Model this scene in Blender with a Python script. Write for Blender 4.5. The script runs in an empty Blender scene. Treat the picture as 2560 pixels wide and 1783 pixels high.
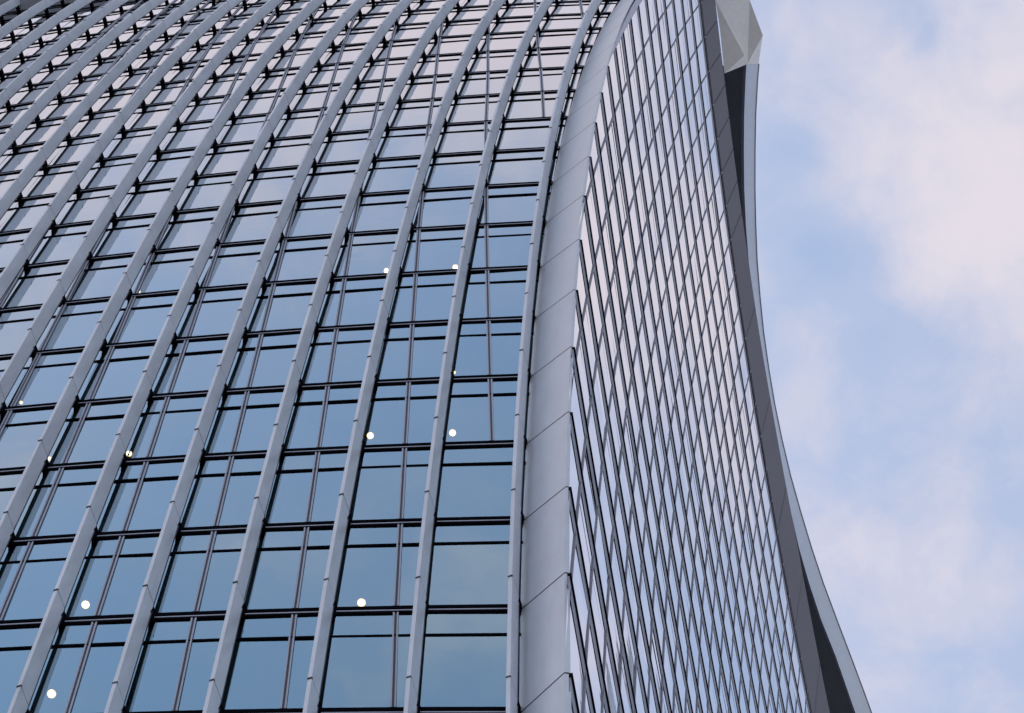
import bpy, math, random
from mathutils import Vector, Matrix
random.seed(7)
S = bpy.context.scene
COL = S.collection
H = 4.0            # storey height (m)
EYE = 1.6          # everything below is measured from the eye; ground is EYE lower
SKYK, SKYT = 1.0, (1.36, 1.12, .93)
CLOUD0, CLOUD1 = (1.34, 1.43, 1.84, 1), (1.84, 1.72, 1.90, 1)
BGS, SUNE, SUNA, EXPO = .15, .5, 20, 1.5
H0 = 46.829        # height of storey line 0 above the eye

# ------------------------------------------------------------------ helpers
def pol(r, *c):
    if r < -1:                                   # below the seen part the wall runs on straight
        p = sum(ci * (-.1) ** i for i, ci in enumerate(c))
        dp = sum(i * ci * (-.1) ** (i - 1) for i, ci in enumerate(c) if i) / 10
        return p + dp * .55 * (r + 1)
    return sum(ci * (r / 10) ** i for i, ci in enumerate(c))

def A(u, r):       # glass surface of the finned facade: u = bays left of the corner, r = storey line
    x = pol(r, -6.66363, -3.25759, 1.06538, -.00177) - pol(r, 1.67225, -.01525, .07548) * u + pol(r, .00076, -.00207) * u * u
    y = pol(r, 15.09495, -6.42273, .87891, .32924) + pol(r, .00698, .00178) * ((u - 10.52) ** 2 - 10.52 ** 2) + pol(r, 0, .16606, -.07891) * u
    return Vector((x, y, H0 + H * r + EYE))

def E(r):          # outer edge of the corner cladding
    return Vector((pol(r, -5.81548, -2.83635, .76983, .20489), pol(r, 14.46875, -6.14173, .35353, .55729), H0 + H * r + EYE))

def B(m, r):       # surface of the side wall
    y = pol(r, 9.36295, .13698, -.75861, .16407) + pol(r, 1.57321, -.00365) * m
    x = pol(r, -5.9786, -2.61265, .92226, .02736) + pol(r, .06614, -.03303) * m + .00319 * m * m
    return Vector((x, y, H0 + H * r + EYE))

def m_edge(r):
    return (E(r).y - B(0, r).y) / (B(1, r).y - B(0, r).y)

def up(p): return Vector((p[0], p[1], p[2] + EYE))
FIN = Vector((-.2, -.98, 0)).normalized()        # way the fins stick out

class MB:
    def __init__(s): s.v = []; s.f = []
    def face(s, *p):
        n = len(s.v); s.v += [tuple(q) for q in p]; s.f.append(tuple(range(n, n + len(p))))
    def hexa(s, a, b):                            # a, b: two matching loops of 4 points
        n = len(s.v); s.v += [tuple(q) for q in a] + [tuple(q) for q in b]
        s.f += [(n, n+3, n+2, n+1), (n+4, n+5, n+6, n+7)] + [(n+i, n+(i+1) % 4, n+4+(i+1) % 4, n+4+i) for i in range(4)]
    def bar(s, p, q, side, out, w, d0, d1):       # bar from p to q, w wide along side, from d0 to d1 along out
        lo = lambda c: [c - side*w/2 + out*d0, c + side*w/2 + out*d0, c + side*w/2 + out*d1, c - side*w/2 + out*d1]
        s.hexa(lo(p), lo(q))
    def join(s, o):
        n = len(s.v); s.v += o.v; s.f += [tuple(i + n for i in f) for f in o.f]
    def build(s, name, mat, parent=None, smooth=False):
        me = bpy.data.meshes.new(name); me.from_pydata(s.v, [], s.f)
        me.materials.append(mat)
        if smooth: me.polygons.foreach_set('use_smooth', [True] * len(s.f))
        me.update()
        o = bpy.data.objects.new(name, me); COL.objects.link(o)
        if parent: o.parent = parent
        return o

def tag(o, label=None, cat=None, group=None, kind=None):
    for k, v in (('label', label), ('category', cat), ('group', group), ('kind', kind)):
        if v: o[k] = v
    return o

# ------------------------------------------------------------------ materials
def mat(name):
    m = bpy.data.materials.new(name); m.use_nodes = True
    nt = m.node_tree
    for n in list(nt.nodes): nt.nodes.remove(n)
    return m, nt, lambda t, **k: mknode(nt, t, k)
def mknode(nt, t, k):
    n = nt.nodes.new(t)
    for a, v in k.items():
        if a.startswith('i_'): n.inputs[a[2:].replace('_', ' ')].default_value = v
        else: setattr(n, a, v)
    return n

def paint(name, col, rough=.45, metal=0., var=.12, scale=.6, spec=.5, streak=True):
    m, nt, N = mat(name)
    out = N('ShaderNodeOutputMaterial'); b = N('ShaderNodeBsdfPrincipled')
    b.inputs['Roughness'].default_value = rough; b.inputs['Metallic'].default_value = metal
    b.inputs['Specular IOR Level'].default_value = spec
    tc = N('ShaderNodeTexCoord'); mp = N('ShaderNodeMapping'); mp.inputs['Scale'].default_value = (1, 1, .22 if streak else 1)
    no = N('ShaderNodeTexNoise', i_Scale=scale, i_Detail=5.0, i_Roughness=.6)
    n2 = N('ShaderNodeTexNoise', i_Scale=scale * 9, i_Detail=3.0)
    mx = N('ShaderNodeMath', operation='ADD'); md = N('ShaderNodeMath', operation='MULTIPLY'); md.inputs[1].default_value = .5
    cr = N('ShaderNodeValToRGB'); c = cr.color_ramp
    c.elements[0].position = .32; c.elements[1].position = .68
    c.elements[0].color = tuple(x * (1 - var) for x in col) + (1,); c.elements[1].color = tuple(min(1, x * (1 + var)) for x in col) + (1,)
    L = nt.links.new
    L(tc.outputs['Object'], mp.inputs[0]); L(mp.outputs[0], no.inputs['Vector']); L(mp.outputs[0], n2.inputs['Vector'])
    L(no.outputs['Fac'], mx.inputs[0]); L(n2.outputs['Fac'], mx.inputs[1]); L(mx.outputs[0], md.inputs[0]); L(md.outputs[0], cr.inputs[0])
    L(cr.outputs[0], b.inputs['Base Color']); L(b.outputs[0], out.inputs[0])
    rr = N('ShaderNodeMapRange'); rr.inputs['To Min'].default_value = max(.02, rough - .08); rr.inputs['To Max'].default_value = rough + .1
    L(n2.outputs['Fac'], rr.inputs[0]); L(rr.outputs[0], b.inputs['Roughness'])
    return m

def glass(name, tint, ior, body, base=.0, wav=.0, power=1.):
    m, nt, N = mat(name); L = nt.links.new
    out = N('ShaderNodeOutputMaterial'); mix = N('ShaderNodeMixShader')
    fr = N('ShaderNodeFresnel'); fr.inputs[0].default_value = ior
    g = N('ShaderNodeBsdfAnisotropic'); g.inputs['Color'].default_value = tint + (1,); g.inputs['Roughness'].default_value = .015
    t = N('ShaderNodeBsdfTransparent'); t.inputs[0].default_value = body + (1,)
    def M2(op, x, y):
        n = N('ShaderNodeMath', operation=op)
        for i, v in enumerate((x, y)):
            if isinstance(v, (int, float)): n.inputs[i].default_value = v
            else: L(v, n.inputs[i])
        return n.outputs[0]
    # double glazing: four surfaces, R = 4F / (1 + 3F)
    R4 = M2('DIVIDE', M2('MULTIPLY', fr.outputs[0], 4.0), M2('ADD', M2('MULTIPLY', fr.outputs[0], 3.0), 1.0))
    tm = N('ShaderNodeMix', data_type='RGBA'); tm.inputs[6].default_value = tint + (1,); tm.inputs[7].default_value = (.98, .98, 1, 1)
    tr = N('ShaderNodeMapRange'); tr.inputs['From Min'].default_value = .3; tr.inputs['From Max'].default_value = .75
    L(R4, tr.inputs[0]); L(tr.outputs[0], tm.inputs[0]); L(tm.outputs[2], g.inputs['Color'])
    L(M2('ADD', M2('MULTIPLY', R4, .78), .22), mix.inputs[0]); L(t.outputs[0], mix.inputs[1]); L(g.outputs[0], mix.inputs[2]); L(mix.outputs[0], out.inputs[0])
    # float glass is never quite flat: a slow wave in the reflection
    tc = N('ShaderNodeTexCoord'); no = N('ShaderNodeTexNoise', i_Scale=.9, i_Detail=1.5); bp = N('ShaderNodeBump')
    bp.inputs['Strength'].default_value = 1.0; bp.inputs['Distance'].default_value = wav
    L(tc.outputs['Object'], no.inputs['Vector']); L(no.outputs['Fac'], bp.inputs['Height']); L(bp.outputs[0], g.inputs['Normal'])
    return m

def emit(name, col, k):
    m, nt, N = mat(name); out = N('ShaderNodeOutputMaterial'); e = N('ShaderNodeEmission')
    lw = N('ShaderNodeLayerWeight', i_Blend=.5); cr = N('ShaderNodeValToRGB')   # hot centre fading to a dim rim: lamp's glow imitated in the colour
    el = cr.color_ramp.elements
    el[0].position = .12; el[0].color = (1, .62, .32, 1); el[1].position = 1.0; el[1].color = (.03, .014, .002, 1)
    m_ = el.new(.5); m_.color = (.30, .15, .03, 1)
    nt.links.new(lw.outputs['Facing'], cr.inputs[0]); nt.links.new(cr.outputs[0], e.inputs[0])
    e.inputs[1].default_value = k; nt.links.new(e.outputs[0], out.inputs[0]); return m

M = dict(
    fin=paint('fin_aluminium', (.61, .63, .70), .38, .15, .13, .45),
    fincore=paint('fin_core', (.03, .034, .04), .6),
    clad=paint('corner_cladding', (.57, .595, .66), .4, .12, .09, .45),
    dark=paint('dark_anodised', (.006, .006, .009), .95, 0, .2, spec=0.),
    mid=paint('grey_anodised', (.05, .05, .075), .6, .0, .15),
    pale=paint('pale_trim', (.40, .41, .49), .45, .2, .1),
    louvre=paint('louvre_grey', (.19, .185, .225), .5, .1, .25, 2.0),
    sidepan=paint('side_panel', (.40, .38, .45), .45, .1, .08),
    band=paint('roof_band', (.088, .072, .088), .7, .0, .12, .4),
    recess=paint('recess_dark', (.16, .17, .20), .7),
    frame=paint('roof_frame', (.53, .55, .64), .35, .15, .06, .3),
    crown=paint('roof_crown', (.82, .78, .80), .5, 0, .07, .5),
    slab=paint('ceiling_slab', (.035, .05, .06), .8, 0, .2),
    core=paint('core_wall', (.04, .05, .06), .8),
    rear=paint('rear_wall', (.25, .27, .3), .5),
    glass=glass('facade_glass', (.58, .87, 1.0), 1.52, (.45, .62, .68), wav=.0016),
    sglass=glass('side_glass', (.95, .96, 1.0), 1.6, (.4, .46, .5), wav=.0016),
    lamp=emit('lamp_glow', (1.0, .55, .12), 6.0),
    lamp2=emit('lamp_glow_dim', (1.0, .62, .2), 2.6),
    ground=paint('paving', (.16, .155, .15), .8, 0, .25, 1.5, streak=False),
)

# ------------------------------------------------------------------ camera
R = ((.987416945731789, .11884032578699025, .10433001604786293), (-.09602015125935612, .9747584228099908, -.20155929081317367), (-.12564993368018817, .1890052753968025, .9739040507351548))
FPX = 7430.515 / 2560
cam = bpy.data.cameras.new('camera'); cam.sensor_width = 36; cam.lens = FPX * 36; cam.clip_end = 6000; cam.clip_start = .1
co = bpy.data.objects.new('camera', cam); COL.objects.link(co); S.camera = co
co.matrix_world = Matrix(((R[0][0], -R[1][0], -R[2][0], 0), (R[0][1], -R[1][1], -R[2][1], 0), (R[0][2], -R[1][2], -R[2][2], EYE), (0, 0, 0, 1)))

def see(p):        # picture position (0..1, 0..1) of a point
    d = (p[0], p[1], p[2] - EYE)
    q = [sum(R[i][j] * d[j] for j in range(3)) for i in range(3)]
    return (.5 + FPX * q[0] / q[2], .5 + FPX * q[1] / q[2] * 2560 / 1783)
def size_seen(pts):                               # how large these points show: only used to pick which repeats get an object each
    s = [see(p) for p in pts]
    x0, x1 = max(0, min(a for a, b in s)), min(1, max(a for a, b in s))
    y0, y1 = max(0, min(b for a, b in s)), min(1, max(b for a, b in s))
    return max(0, x1 - x0) * max(0, y1 - y0)

# ------------------------------------------------------------------ the tower
tower = bpy.data.objects.new('office_tower', None); COL.objects.link(tower)
base = A(8, -12); tower.location = (0, 0, 0)
tag(tower, 'curved glass office tower with pale vertical fins and a louvred side wall', 'building')

U1, M1 = 26, 32
RB = -12
def rtop(u): return 22.3 - .08 * u

def flat(a, b, c, d, jit=.0, n=None):             # flat pane nearest to four corners, set a hair out of true
    ce = (a + b + c + d) / 4; du = (b - a + c - d) / 4; dv = (d - a + c - b) / 4
    if jit:
        n = du.cross(dv).normalized()
        du = du + n * random.gauss(0, jit) * du.length; dv = dv + n * random.gauss(0, jit) * dv.length
    return [ce - du - dv, ce + du - dv, ce + du + dv, ce - du + dv]

def outA(u, r):
    t = A(u + .3, r) - A(u - .3, r); t.z = 0; n = Vector((t.y, -t.x, 0)).normalized()
    return -n if n.y > 0 else n
def outB(m, r):
    t = B(m + .3, r) - B(m - .3, r); t.z = 0; n = Vector((t.y, -t.x, 0)).normalized()
    return n if n.x > 0 else -n
Z = Vector((0, 0, 1))

def collect(items, name, cname, keep=100):
    """items: (points, frame MB, frame material, pane MB, pane material). The largest in view become parts, the rest one part."""
    items.sort(key=lambda t: -size_seen(t[0]))
    rest_f, rest_p, rest_t = MB(), MB(), MB()
    for i, (pts, f, fm, p, pm) in enumerate(items):
        if i < keep and size_seen(pts) > 0:
            o = f.build(name, fm, tower)
            if p: p.build(cname, pm, o); p.trim.build('trim', M['pale'], o)
        else:
            rest_f.join(f)
            if p: rest_p.join(p); rest_t.join(p.trim)
            fm0, pm0 = fm, pm
    if rest_f.v:
        o = tag(rest_f.build(name, items[0][2], tower), kind='stuff')
        if rest_p.v: tag(rest_p.build(cname, items[0][4], o), kind='stuff'); tag(rest_t.build('trim', M['pale'], o), kind='stuff')

# --- windows of the finned facade, one per bay and storey
wins = []
def ucheek(r): return -.02 - .0035 * max(0, r - 5) ** 1.8
for r in range(RB, 23):
    for k in range(0, U1):
        ua, ub = (k if k else ucheek(r)), k + 1
        ra, rb = r, min(r + 1, rtop(k) + .35)
        if rb <= ra: continue
        a, b, c, d = A(ub, ra), A(ua, ra), A(ua, rb), A(ub, rb)
        p = MB(); t = .76 if rb - ra > .8 else 1
        p.face(*flat(a, b, b.lerp(c, t), a.lerp(d, t), .0035))
        if t < 1: p.face(*flat(a.lerp(d, t), b.lerp(c, t), c, d, .004))
        f = MB(); n = outA(k + .5, r); s = (b - a).normalized()
        e = s * 0.0
        zf = (d - a).normalized()
        # storey line: two dark bars with a grey one between, standing 35-50 mm off the glass
        f.bar(a + zf*.095, b + zf*.095, zf, n, .128, -.05, .038)
        f.bar(a - zf*.085, b - zf*.085, zf, n, .075, -.05, .030)
        # thin transom three quarters up
        t = .742
        if rb - ra > .8:
            f.bar(a.lerp(d, t), b.lerp(c, t), zf, n, .068, -.03, .024)
        f.bar(a + zf*-.003, b + zf*-.003, zf, n, .09, -.05, .020)
        p.trim = MB(); p.trim.bar(a - zf*.022, b - zf*.022, zf, n, .038, .018, .036)
        for q0, q1 in ((a, d), (b, c)):            # side gaskets, behind the fins
            f.bar(q0 - zf*.08, q1, (b - a).normalized(), n, .014, -.04, -.003)
        wins.append(((a, b, c, d), f, M['dark'], p, M['glass']))
collect(wins, 'window', 'pane')

# --- slim double mullions that stand true while the fins lean away from them
UL = [1.25, 1.33, 1.40, 1.48, 1.57, 1.67, 1.78, 1.90, 2.02, 2.16, 2.30, 2.43, 2.58]
def uL(k, r):
    rr = max(-3, min(r, 21))
    if rr < 0: b0 = 1.25 + .075 * rr
    elif rr > 12: b0 = 2.58 + .175 * (rr - 12)
    else: i = int(min(11, rr)); b0 = UL[i] + (UL[i+1] - UL[i]) * (rr - i)
    return b0 + k * (1.115 - .0125 * rr)
for k in range(-3, 22):
    f = MB(); g = MB(); n_ = 0
    for r in range(-3, 22):
        ua, ub = uL(k, r), uL(k, r + 1)
        if min(ua, ub) < .06 or max(ua, ub) > U1 - .1 or r + 1 > rtop(ua): continue
        if (k == -1 and r < 3) or (k == -2 and r < 10) or (k == -3 and r < 14): continue
        a, d = A(ua, r), A(ub, r + 1); s = (A(ua - .2, r) - a).normalized(); n = outA(ua, r)
        w_ = d - a; a = a + w_ * .041; d = d - w_ * .030
        f.bar(a, d, s, n, .105, -.03, .020)
        for q in (-.036, .036): g.bar(a + s*q, d + s*q, s, n, .030, -.01, .040)
        n_ += 1
    if n_:
        o = f.build('mullion', M['mid'], tower); g.build('cover_strip', M['pale'], o)

# --- fins
GAP, DEP, THK = .15, .37, .075
def gap(r): return GAP + .005 * max(0, min(r, 20))
brk = []
for k in range(0, U1 + 1):
    f, core = MB(), MB()
    rt = rtop(k)
    rr = [RB + i for i in range(0, 60) if RB + i < rt] + [rt]
    for i in range(len(rr) - 1):
        r0, r1 = rr[i], rr[i+1]
        if r1 - r0 < .1: continue
        j = .07
        a, d = A(k, r0 + j + .0035), A(k, min(rt, r1 + j - .0035))
        s = Vector((-FIN.y, FIN.x, 0))
        jit = FIN * random.uniform(-.004, .004) + s * random.uniform(-.002, .002)
        ga = FIN * (gap(r0 + .5) - GAP); jit = jit + ga
        f.bar(a + jit, d + jit, s, FIN, THK, GAP, GAP + DEP)
        core.bar(A(k, r0 + j) + ga, A(k, min(rt, r1 + j)) + ga, s, FIN, THK - .03, GAP - .02, GAP + DEP - .03)
        core.bar(A(k, r0 + j) + ga, A(k, min(rt, r1 + j)) + ga, s, FIN, THK + .008, GAP - .03, GAP - .004)  # dark plate added behind the fin: shade of its mirrored back edge as colour
        c = A(k, r0 + j) + ga; core.bar(c - Z * .028, c + Z * .028, s, FIN, THK + .008, GAP + DEP - .035, GAP + DEP + .008)
        # bracket
        c = A(k, r0); b = MB(); b.bar(c - Z*.18, c + Z*.18, s, FIN, .085, -.02, gap(r0) + .01)
        b.bar(c - Z*.05, c + Z*.05, s, FIN, .10, -.02, .06)
        brk.append(([c - Z*.17 - s*.05, c + Z*.17 + s*.05, c + FIN*gap(r0)], b, M['dark'], None, None))
    o = f.build('fin', M['fin'], tower); core.build('fin_core', M['fincore'], o)
collect(brk, 'fin_bracket', '')

# --- corner cladding: one flat sheet per storey, open joints, dark backing
cl, back = MB(), MB()
for r in range(RB, 26):
    g = .0062
    q = lambda rr_: (A(ucheek(min(rr_, 20)), rr_), E(rr_))
    a, b = q(r + g); d, c = q(r + 1 - g)
    cl.face(a, b, c, d)
    bo = Vector((.3, .42, 0)) * .12
    a, b = q(r); d, c = q(r + 1)
    back.face(a + bo, b + bo, c + bo, d + bo)
    e0, e1 = E(r + g), E(r + 1 - g)                # folded edge on to the side wall
    h0, h1 = B(m_edge(r + g) + .010, r + g), B(m_edge(r + 1 - g) + .010, r + 1 - g)
    nn = outB(1, r) * .018
    cl.face(e0, h0 + nn, h1 + nn, e1); cl.face(h0 + nn, h0 - nn, h1 - nn, h1 + nn)
o = cl.build('corner_cladding', M['clad'], tower); back.build('backing', M['fincore'], o)

# --- side wall: pane, sloping grey louvre at the head, dark ledge
side = []; blank = MB()
RT = 22
for r in range(RB, RT + 1):
    top = 1.0 if r < RT else .24
    for m in range(-1, M1):
        lo0, lo1 = m_edge(r) + .006, m_edge(r + top) + .006
        a0, a1 = max(m, lo0), max(m, lo1)
        if a0 >= m + 1 and a1 >= m + 1: continue
        a0, a1 = min(a0, m + 1), min(a1, m + 1)
        a, b, c, d = B(a0, r), B(m + 1, r), B(m + 1, r + top), B(a1, r + top)
        if m < 0:
            if r > 9: n = outB(0, r); blank.face(a + n*.03, b + n*.03, c + n*.03, d + n*.03)
            continue
        n = outB(m + .5, r); s = (B(m + 1, r) - B(m, r)).normalized()
        p, f = MB(), MB()
        if a0 == m and a1 == m and top == 1:
            p.face(*flat(a, b, b.lerp(c, .60), a.lerp(d, .60), .0028)); p.face(*flat(a.lerp(d, .60), b.lerp(c, .60), c, d, .004))
        else: p.face(a, b, c, d)
        up0, up1 = (c - b), (d - a)
        P = lambda t: (a + up1 * t, b + up0 * t)
        if top == 1:
            (l0, r0_), (l1, r1_), (l2, r2_) = P(.83), P(.955), P(.999)
            f.hexa([l0 - n*.02, r0_ - n*.02, r0_ + n*.004, l0 + n*.004], [l1 - n*.02, r1_ - n*.02, r1_ + n*.024, l1 + n*.024])
            fd = MB(); fd.hexa([l1 - n*.02 + Z*.004, r1_ - n*.02 + Z*.004, r1_ + n*.054 + Z*.004, l1 + n*.054 + Z*.004], [l2 - n*.02, r2_ - n*.02, r2_ + n*.054, l2 + n*.054])
        else: fd = None
        if a0 == m and a1 == m:
            f.bar(a, d, s, n, .05, -.02, .028)
        side.append(((a, b, c, d), f, M['louvre'], p, M['sglass'], fd))
side.sort(key=lambda t: -size_seen(t[0]))
rf, rp, rd = MB(), MB(), MB()
for i, (pts, f, fm, p, pm, fd) in enumerate(side):
    if i < 100:
        o = f.build('side_window', fm, tower); p.build('pane', pm, o)
        if fd: fd.build('ledge', M['dark'], o)
    else:
        rf.join(f); rp.join(p)
        if fd: rd.join(fd)
o = tag(rf.build('side_window', M['louvre'], tower), kind='stuff')
tag(rp.build('pane', M['sglass'], o), kind='stuff'); tag(rd.build('ledge', M['dark'], o), kind='stuff')
blank.build('blank_panel', M['sidepan'], tower)

# --- floors, core and the walls out of sight
for r in range(RB + 1, 23):
    f = MB()
    loop = [A(u, r) for u in range(U1, -1, -2)] + [B(m, r) for m in range(4, M1 + 1, 4)]
    cx = sum((p for p in loop), Vector()) / len(loop)
    ins = []
    for p in loop:
        v = (cx - p); v.z = 0; v.normalize(); ins.append(p + v * .75)
    ins.append(Vector((A(U1, r).x + 1.2, B(M1, r).y - 1.2, loop[0].z)))
    for z0 in (-.42, .08):
        f.face(*[q + Z * z0 for q in ins])
    n = len(ins)
    for i in range(n):
        p, q = ins[i], ins[(i + 1) % n]; f.face(p - Z*.42, q - Z*.42, q + Z*.08, p + Z*.08)
    f.build('floor_slab', M['slab'], tower)
f = MB()
c0, c1 = Vector((-36, 26, EYE + 0)), Vector((-18, 44, H0 + 88 + EYE))
f.hexa([Vector((c0.x, c0.y, 0)), Vector((c1.x, c0.y, 0)), Vector((c1.x, c1.y, 0)), Vector((c0.x, c1.y, 0))],
       [Vector((c0.x, c0.y, c1.z)), Vector((c1.x, c0.y, c1.z)), Vector((c1.x, c1.y, c1.z)), Vector((c0.x, c1.y, c1.z))])
f.build('core_wall', M['core'], tower)
f = MB()
for r in range(RB, 23):
    p0, p1 = A(U1, r), A(U1, r + 1); q0, q1 = B(M1, r), B(M1, r + 1)
    k0, k1 = Vector((p0.x, q0.y, p0.z)), Vector((p1.x, q1.y, p1.z))
    f.face(p0, p1, k1, k0); f.face(k0, k1, q1, q0)
f.build('rear_wall', M['rear'], tower)

# --- head of the finned facade: pale fascia panels over the fins
f, g = MB(), MB()
for k in range(0, U1):
    for sgn in (0,):
        e = .006
        u0, u1 = k + e, k + 1 - e
        P = lambda u, dr, o_: A(u, rtop(u) + dr) + FIN * o_
        a, b = P(u1, 0, GAP + DEP + .10), P(u0, 0, GAP + DEP + .10)
        c, d = P(u0, 1.1, GAP + DEP - .25), P(u1, 1.1, GAP + DEP - .25)
        f.face(a, b, c, d); f.face(P(u1, 0, -.1), P(u0, 0, -.1), b, a)
        g.face(*[q - FIN * .08 + Z * .05 for q in (P(k + 1, 0, .6), P(k, 0, .6), P(k, 1.08, .2), P(k + 1, 1.08, .2))])
o = f.build('roof_fascia', M['frame'], tower); g.build('backing', M['fincore'], o)

# --- roof edge over the side wall
FRAME_IN = [(-5.774, 15.458, 151.029), (-5.904, 16.241, 151.029), (-6.165, 18.059, 151.029), (-6.367, 19.893, 151.029), (-6.545, 21.738, 151.029), (-6.656, 23.6, 151.029), (-6.712, 25.476, 151.029), (-6.674, 27.37, 151.029), (-6.601, 29.276, 151.029), (-6.483, 31.196, 151.029), (-6.347, 33.126, 151.029), (-6.209, 35.065, 151.029), (-6.068, 37.013, 151.029), (-5.899, 38.973, 151.029), (-5.674, 40.946, 151.029), (-5.331, 42.939, 151.029), (-4.906, 44.947, 151.029), (-4.35, 46.976, 151.029), (-3.889, 49.003, 151.029), (-3.429, 51.04, 151.029), (-2.955, 53.085, 151.029), (-2.479, 55.139, 151.029), (-2.002, 57.202, 151.029), (-1.522, 59.273, 151.029), (-1.04, 61.353, 151.029), (-0.556, 63.442, 151.029)]
FRAME_OUT = [(-4.843, 14.169, 152.029), (-5.2, 15.607, 152.029), (-5.352, 16.413, 152.029), (-5.642, 18.239, 152.029), (-5.864, 20.083, 152.029), (-6.061, 21.937, 152.029), (-6.217, 23.806, 152.029), (-6.338, 25.687, 152.029), (-6.386, 27.585, 152.029), (-6.394, 29.495, 152.029), (-6.328, 31.422, 152.029), (-6.214, 33.363, 152.029), (-6.025, 35.319, 152.029), (-5.778, 37.29, 152.029), (-5.447, 39.277, 152.029), (-5.078, 41.275, 152.029), (-4.648, 43.288, 152.029), (-4.141, 45.316, 152.029), (-3.619, 47.353, 152.029), (-3.104, 49.397, 152.029), (-2.617, 51.448, 152.029), (-2.104, 53.509, 152.029), (-1.589, 55.578, 152.029), (-1.072, 57.656, 152.029), (-0.552, 59.743, 152.029), (-0.031, 61.838, 152.029), (0.493, 63.942, 152.029)]
f, g = MB(), MB()
def r_in(m): return 22.2
def r_out(m): return 23.8 + .011 * max(0, min(m, 13)) + .05 * max(0, min(m, 20) - 13)
cuts = [-4, -3, -2, -1] + list(range(0, 10)) + [12, 15, 18, 21, 24, 27, 30, 33]
for i in range(len(cuts) - 1):                     # tall plum-grey panels with open joints closing the head of the side wall
    m0, m1 = cuts[i], cuts[i+1]
    for k in range(int(m1 - m0)):
        a0 = m0 + k + (.014 if k == 0 else 0); a1 = m0 + k + 1 - (.014 if k == m1 - m0 - 1 else 0)
        nn = outB(a0, 22) * .02
        f.face(B(a0, r_in(a0)) + nn, B(a1, r_in(a1)) + nn, B(a1, r_out(a1)) + nn, B(a0, r_out(a0)) + nn)
        q0, q1 = B(a0, r_in(a0)), B(a1, r_in(a1)); f.face(q0 - nn*4, q1 - nn*4, q1 + nn, q0 + nn)
        t0, t1 = B(a0, r_out(a0)), B(a1, r_out(a1)); f.face(t0 + nn, t1 + nn, t1 - nn*20, t0 - nn*20)
    for k in range(int(m1 - m0)):
        a0, a1 = m0 + k, m0 + k + 1; nn = outB(a0, 22) * .03
        g.face(B(a0, r_in(a0)) - nn, B(a1, r_in(a1)) - nn, B(a1, r_out(a1)) - nn, B(a0, r_out(a0)) - nn)
bo = [B(m, r_out(m)) for m in range(-4, 33)]
bi = [B(m, r_in(m)) for m in range(-4, 33)]
o = f.build('parapet_cladding', M['band'], tower); g.build('backing', M['fincore'], o)

fi, fo = [up(p) for p in FRAME_IN], [up(p) for p in FRAME_OUT]
f = MB(); n = len(fi) - 1
fo2 = [fo[0]] + fo[2:]                             # same number of stations as the inner curve
fo2 = fo[1:] if len(fo) - 1 == len(fi) else fo[:len(fi)]
for i in range(n):
    a, b, c, d = fi[i], fi[i+1], fo2[i+1], fo2[i]
    f.face(a, b, c, d)
    x = Vector((-.5, 0, 1.3)); f.face(d, c, c + x, d + x)
    y = Vector((-.25, 0, .5)); f.face(b, a, a + y, b + y); f.face(a + y, d + x, c + x, b + y)
f.build('roof_frame', M['frame'], tower, True)
lip = MB()
for i in range(n): lip.bar(fo2[i], fo2[i+1], Vector((1, 0, 0)), Vector((0, 0, 1)), .10, 0, .10)
lip.build('frame_lip', M['pale'], tower)

g = MB()                                           # dark open terrace between the wall head and the roof frame
for i in range(n):
    a, b = fi[i] + Z*.25, fi[i+1] + Z*.25
    w = lambda p: Vector((-9.2, p.y, p.z + 1.0))
    g.face(a, b, w(b), w(a))
for i in range(len(bo) - 1):
    a, b = bo[i] - Vector((1.3, 0, 0)), bo[i+1] - Vector((1.3, 0, 0))
    g.face(a, b, b + Z*17, a + Z*17)
g.build('roof_recess', M['recess'], tower)

V = {k: up(v) for k, v in dict(a=(-6.986, 12.015, 150.629), b=(-5.818, 14.963, 150.629), c=(-5.717, 15.444, 151.029), d=(-4.835, 14.17, 152.029), e=(-5.334, 12.36, 152.529), e2=(-6.572, 7.581, 153.229), a2=(-8.89, 7.173, 150.629), g=(-6.875, 15.666, 149.729), h=(-6.864, 13.462, 149.729), i=(-6.926, 12.146, 149.729), j=(-8.551, 8.558, 149.729)).items()}
f = MB()
eye = Vector((0, 0, EYE)); pn = (V['b'] - V['a']).cross(V['g'] - V['a'])
for k in 'hij': V[k] = eye + (V[k] - eye) * ((V['a'] - eye).dot(pn) / (V[k] - eye).dot(pn))   # keep the inner facet one flat sheet
f.face(V['a'], V['b'], V['c'], V['e']); f.face(V['e'], V['c'], V['d'])
f.face(V['a2'], V['a'], V['e'], V['e2'])
f.face(V['b'], V['a'], V['i'], V['h']); f.face(V['b'], V['h'], V['g']); f.face(V['c'], V['b'], V['g'])
f.face(V['a'], V['a2'], V['j'], V['i'])
x = Vector((-.9, -.3, 1.4))
f.face(V['e'], V['d'], V['d'] + x, V['e'] + x); f.face(V['e2'], V['e'], V['e'] + x, V['e2'] + x); f.face(V['d'], fo2[0], fo2[0] + x, V['d'] + x)
f.face(V['c'], fi[0], fo2[0], V['d'])
f.build('roof_crown', M['crown'], tower)
f = MB()                                           # roof deck
loop = [A(u, rtop(u) + .9) for u in range(U1, -1, -2)] + [Vector((p.x - .9, p.y, p.z + 18.5)) for p in bi[4::3]]
loop.append(Vector((A(U1, 20).x + 1, bi[-1].y, bi[-1].z + 12)))
ce = sum((p for p in loop), Vector()) / len(loop) + Z * 1.5
for i in range(len(loop)): f.face(loop[i], loop[(i + 1) % len(loop)], ce)
f.build('roof_deck', M['rear'], tower)

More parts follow.
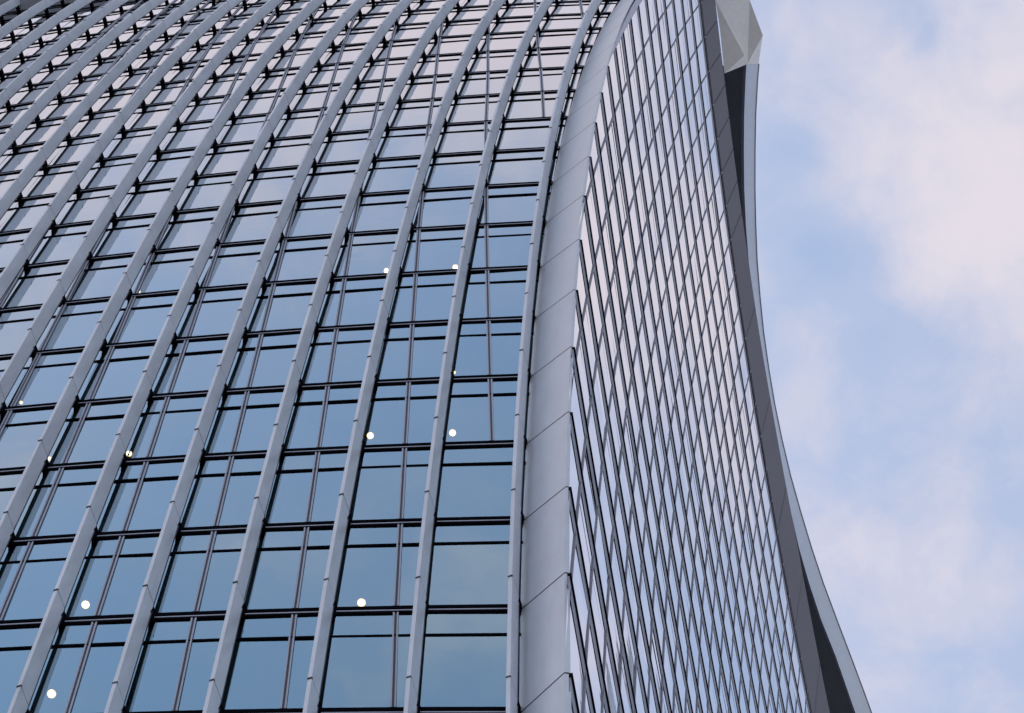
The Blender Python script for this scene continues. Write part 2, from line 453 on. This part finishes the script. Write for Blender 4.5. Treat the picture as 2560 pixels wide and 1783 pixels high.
# ------------------------------------------------------------------ ceiling lamps seen through the glass
LAMPS = [((-15.872, 14.604, 54.279), .085, 1, 'bright ceiling lamp in the left bays, one storey above the lowest lamp'),
 ((-15.579, 15.133, 50.279), .085, 1, 'bright ceiling lamp nearest the bottom left corner of the facade'),
 ((-10.476, 15.045, 54.279), .085, 1, 'bright ceiling lamp low behind the wide pane that mirrors a white cloud'),
 ((-11.337, 13.533, 62.279), .080, 1, 'bright ceiling lamp tight against the right side of the second fin from the corner'),
 ((-9.531, 13.643, 62.279), .080, 1, 'bright ceiling lamp beside the last fin before the corner, on the middle storey'),
 ((-16.722, 13.426, 62.279), .072, 1, 'warm ceiling lamp half hidden by the fifth fin from the corner'),
 ((-12.538, 11.879, 74.279), .080, 1, 'bright ceiling lamp, left one of the pair on the highest lit storey'),
 ((-10.759, 11.966, 74.279), .080, 1, 'bright ceiling lamp, right one of the pair on the highest lit storey'),
 ((-18.52, 13.374, 62.279), .06, 0, 'dim yellow ceiling lamp beside the sixth fin, far left on the middle storey'),
 ((-9.93, 13.109, 66.279), .045, 0, 'small yellow ceiling lamp in the dark strip beside the last fin'),
 ((-17.896, 11.799, 74.279), .05, 0, 'faint ceiling lamp, rightmost of the three dim ones at upper left'),
 ((-19.051, 11.767, 74.279), .05, 0, 'small amber ceiling lamp, middle one of the three dim ones at upper left'),
 ((-21.082, 11.764, 74.279), .05, 0, 'dim amber ceiling lamp, leftmost on the highest lit storey'),
 ((-20.181, 12.826, 66.279), .05, 0, 'dim yellow ceiling lamp near the left edge, one storey above the middle row')]
for p, rad, br, lab in LAMPS:
    rad *= .8
    c = up(p)
    o = bpy.data.objects.new('ceiling_lamp', None); COL.objects.link(o); o.location = c + Z * .13
    tag(o, lab, 'lamp', 'ceiling lamps lit behind the glass')
    h, d = MB(), MB(); N_ = 20
    ring = lambda q, z: [Vector((math.cos(i * 2 * math.pi / N_) * q, math.sin(i * 2 * math.pi / N_) * q, z)) for i in range(N_)]
    r0, r1, r2 = ring(rad + .03, .0), ring(rad + .03, -.10), ring(rad + .008, -.10)
    for i in range(N_):
        j = (i + 1) % N_
        h.face(r0[i], r0[j], r1[j], r1[i]); h.face(r1[i], r1[j], r2[j], r2[i])
    h.face(*r0)
    G = rad * 1.25
    rows = [ring(G * math.cos(t), -.10 - G * math.sin(t)) for t in (0, .22, .44, .66, .88, 1.1, 1.32)]
    for c0, c1 in zip(rows, rows[1:]):
        for i in range(N_):
            j = (i + 1) % N_; d.face(c0[i], c0[j], c1[j], c1[i])
    d.face(*rows[-1])
    h.build('housing', M['dark'], o); d.build('bulb', M['lamp'] if br else M['lamp2'], o, True)

# ------------------------------------------------------------------ ground
g = MB(); q = 3000
g.face(Vector((-q, -q, 0)), Vector((q, -q, 0)), Vector((q, q, 0)), Vector((-q, q, 0)))
tag(g.build('ground', M['ground']), kind='structure')

# ------------------------------------------------------------------ sky and sun
SUN_EL, SUN_AZ = math.radians(24), math.radians(285)     # azimuth clockwise from +Y
w = bpy.data.worlds.new('World'); S.world = w; w.use_nodes = True
nt = w.node_tree; L = nt.links.new
for n in list(nt.nodes): nt.nodes.remove(n)
N = lambda t, **k: mknode(nt, t, k)
out = N('ShaderNodeOutputWorld'); bg = N('ShaderNodeBackground')
sky = N('ShaderNodeTexSky', sky_type='NISHITA', sun_disc=False, sun_elevation=SUN_EL, sun_rotation=SUN_AZ, air_density=1.0, dust_density=1.2, ozone_density=2.0)
tc = N('ShaderNodeTexCoord'); sep = N('ShaderNodeSeparateXYZ'); L(tc.outputs['Generated'], sep.inputs[0])
zc = N('ShaderNodeMath', operation='MAXIMUM'); zc.inputs[1].default_value = .06; L(sep.outputs['Z'], zc.inputs[0])
dx = N('ShaderNodeMath', operation='DIVIDE'); L(sep.outputs['X'], dx.inputs[0]); L(zc.outputs[0], dx.inputs[1])
dy = N('ShaderNodeMath', operation='DIVIDE'); L(sep.outputs['Y'], dy.inputs[0]); L(zc.outputs[0], dy.inputs[1])
pl = N('ShaderNodeCombineXYZ'); L(dx.outputs[0], pl.inputs[0]); L(dy.outputs[0], pl.inputs[1])   # the cloud layer, flat overhead

def noise(scale, detail, rough, off, dist=0.0):
    mp = N('ShaderNodeMapping'); mp.inputs['Location'].default_value = off; L(pl.outputs[0], mp.inputs[0])
    n = N('ShaderNodeTexNoise', i_Scale=scale, i_Detail=detail, i_Roughness=rough, i_Distortion=dist); L(mp.outputs[0], n.inputs['Vector']); return n.outputs['Fac']
def math2(op, a, b):
    n = N('ShaderNodeMath', operation=op)
    for i, v in enumerate((a, b)):
        if isinstance(v, (int, float)): n.inputs[i].default_value = v
        else: L(v, n.inputs[i])
    return n.outputs[0]
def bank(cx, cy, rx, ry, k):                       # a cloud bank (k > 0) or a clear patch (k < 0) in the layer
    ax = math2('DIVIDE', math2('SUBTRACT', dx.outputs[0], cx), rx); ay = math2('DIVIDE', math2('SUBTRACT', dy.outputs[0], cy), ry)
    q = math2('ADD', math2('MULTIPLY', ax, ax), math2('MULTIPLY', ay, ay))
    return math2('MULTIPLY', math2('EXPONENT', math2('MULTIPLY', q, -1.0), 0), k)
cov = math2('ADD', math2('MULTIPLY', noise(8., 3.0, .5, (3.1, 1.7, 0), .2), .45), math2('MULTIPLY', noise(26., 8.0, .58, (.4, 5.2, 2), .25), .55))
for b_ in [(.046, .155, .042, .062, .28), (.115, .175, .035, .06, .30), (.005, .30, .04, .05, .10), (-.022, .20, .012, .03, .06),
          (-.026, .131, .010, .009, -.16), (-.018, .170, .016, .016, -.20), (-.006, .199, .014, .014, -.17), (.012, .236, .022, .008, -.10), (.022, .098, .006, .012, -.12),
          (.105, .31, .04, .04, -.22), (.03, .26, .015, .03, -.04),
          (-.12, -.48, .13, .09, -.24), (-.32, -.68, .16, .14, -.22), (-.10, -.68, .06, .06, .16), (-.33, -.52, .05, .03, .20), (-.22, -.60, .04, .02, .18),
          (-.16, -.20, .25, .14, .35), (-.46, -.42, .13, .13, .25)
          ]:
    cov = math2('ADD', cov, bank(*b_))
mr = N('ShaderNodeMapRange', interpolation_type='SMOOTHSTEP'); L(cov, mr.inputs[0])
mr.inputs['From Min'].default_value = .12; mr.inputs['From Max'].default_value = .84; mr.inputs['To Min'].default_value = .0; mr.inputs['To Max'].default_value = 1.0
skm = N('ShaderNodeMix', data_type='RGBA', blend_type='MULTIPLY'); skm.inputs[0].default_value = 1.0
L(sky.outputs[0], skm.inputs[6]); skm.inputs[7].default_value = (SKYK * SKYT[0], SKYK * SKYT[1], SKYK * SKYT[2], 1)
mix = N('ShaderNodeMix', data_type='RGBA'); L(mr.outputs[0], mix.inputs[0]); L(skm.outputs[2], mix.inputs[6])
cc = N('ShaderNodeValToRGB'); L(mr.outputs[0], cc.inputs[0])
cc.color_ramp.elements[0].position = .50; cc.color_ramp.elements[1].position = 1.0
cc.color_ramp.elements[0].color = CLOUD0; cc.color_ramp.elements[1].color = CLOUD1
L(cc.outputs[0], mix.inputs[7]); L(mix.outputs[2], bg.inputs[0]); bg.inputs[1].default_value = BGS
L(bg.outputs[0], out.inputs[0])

sd = bpy.data.lights.new('sun', 'SUN'); sd.energy = SUNE; sd.angle = math.radians(SUNA); sd.color = (1, .93, .84)
so = bpy.data.objects.new('sun', sd); COL.objects.link(so)
v = Vector((math.sin(SUN_AZ) * math.cos(SUN_EL), math.cos(SUN_AZ) * math.cos(SUN_EL), math.sin(SUN_EL)))
so.rotation_euler = v.to_track_quat('Z', 'Y').to_euler()

S.render.engine = 'CYCLES'
S.view_settings.view_transform = 'Standard'; S.view_settings.look = 'None'; S.view_settings.exposure = EXPO; S.view_settings.gamma = 1
S.cycles.max_bounces = 10; S.cycles.transparent_max_bounces = 12; S.cycles.glossy_bounces = 6
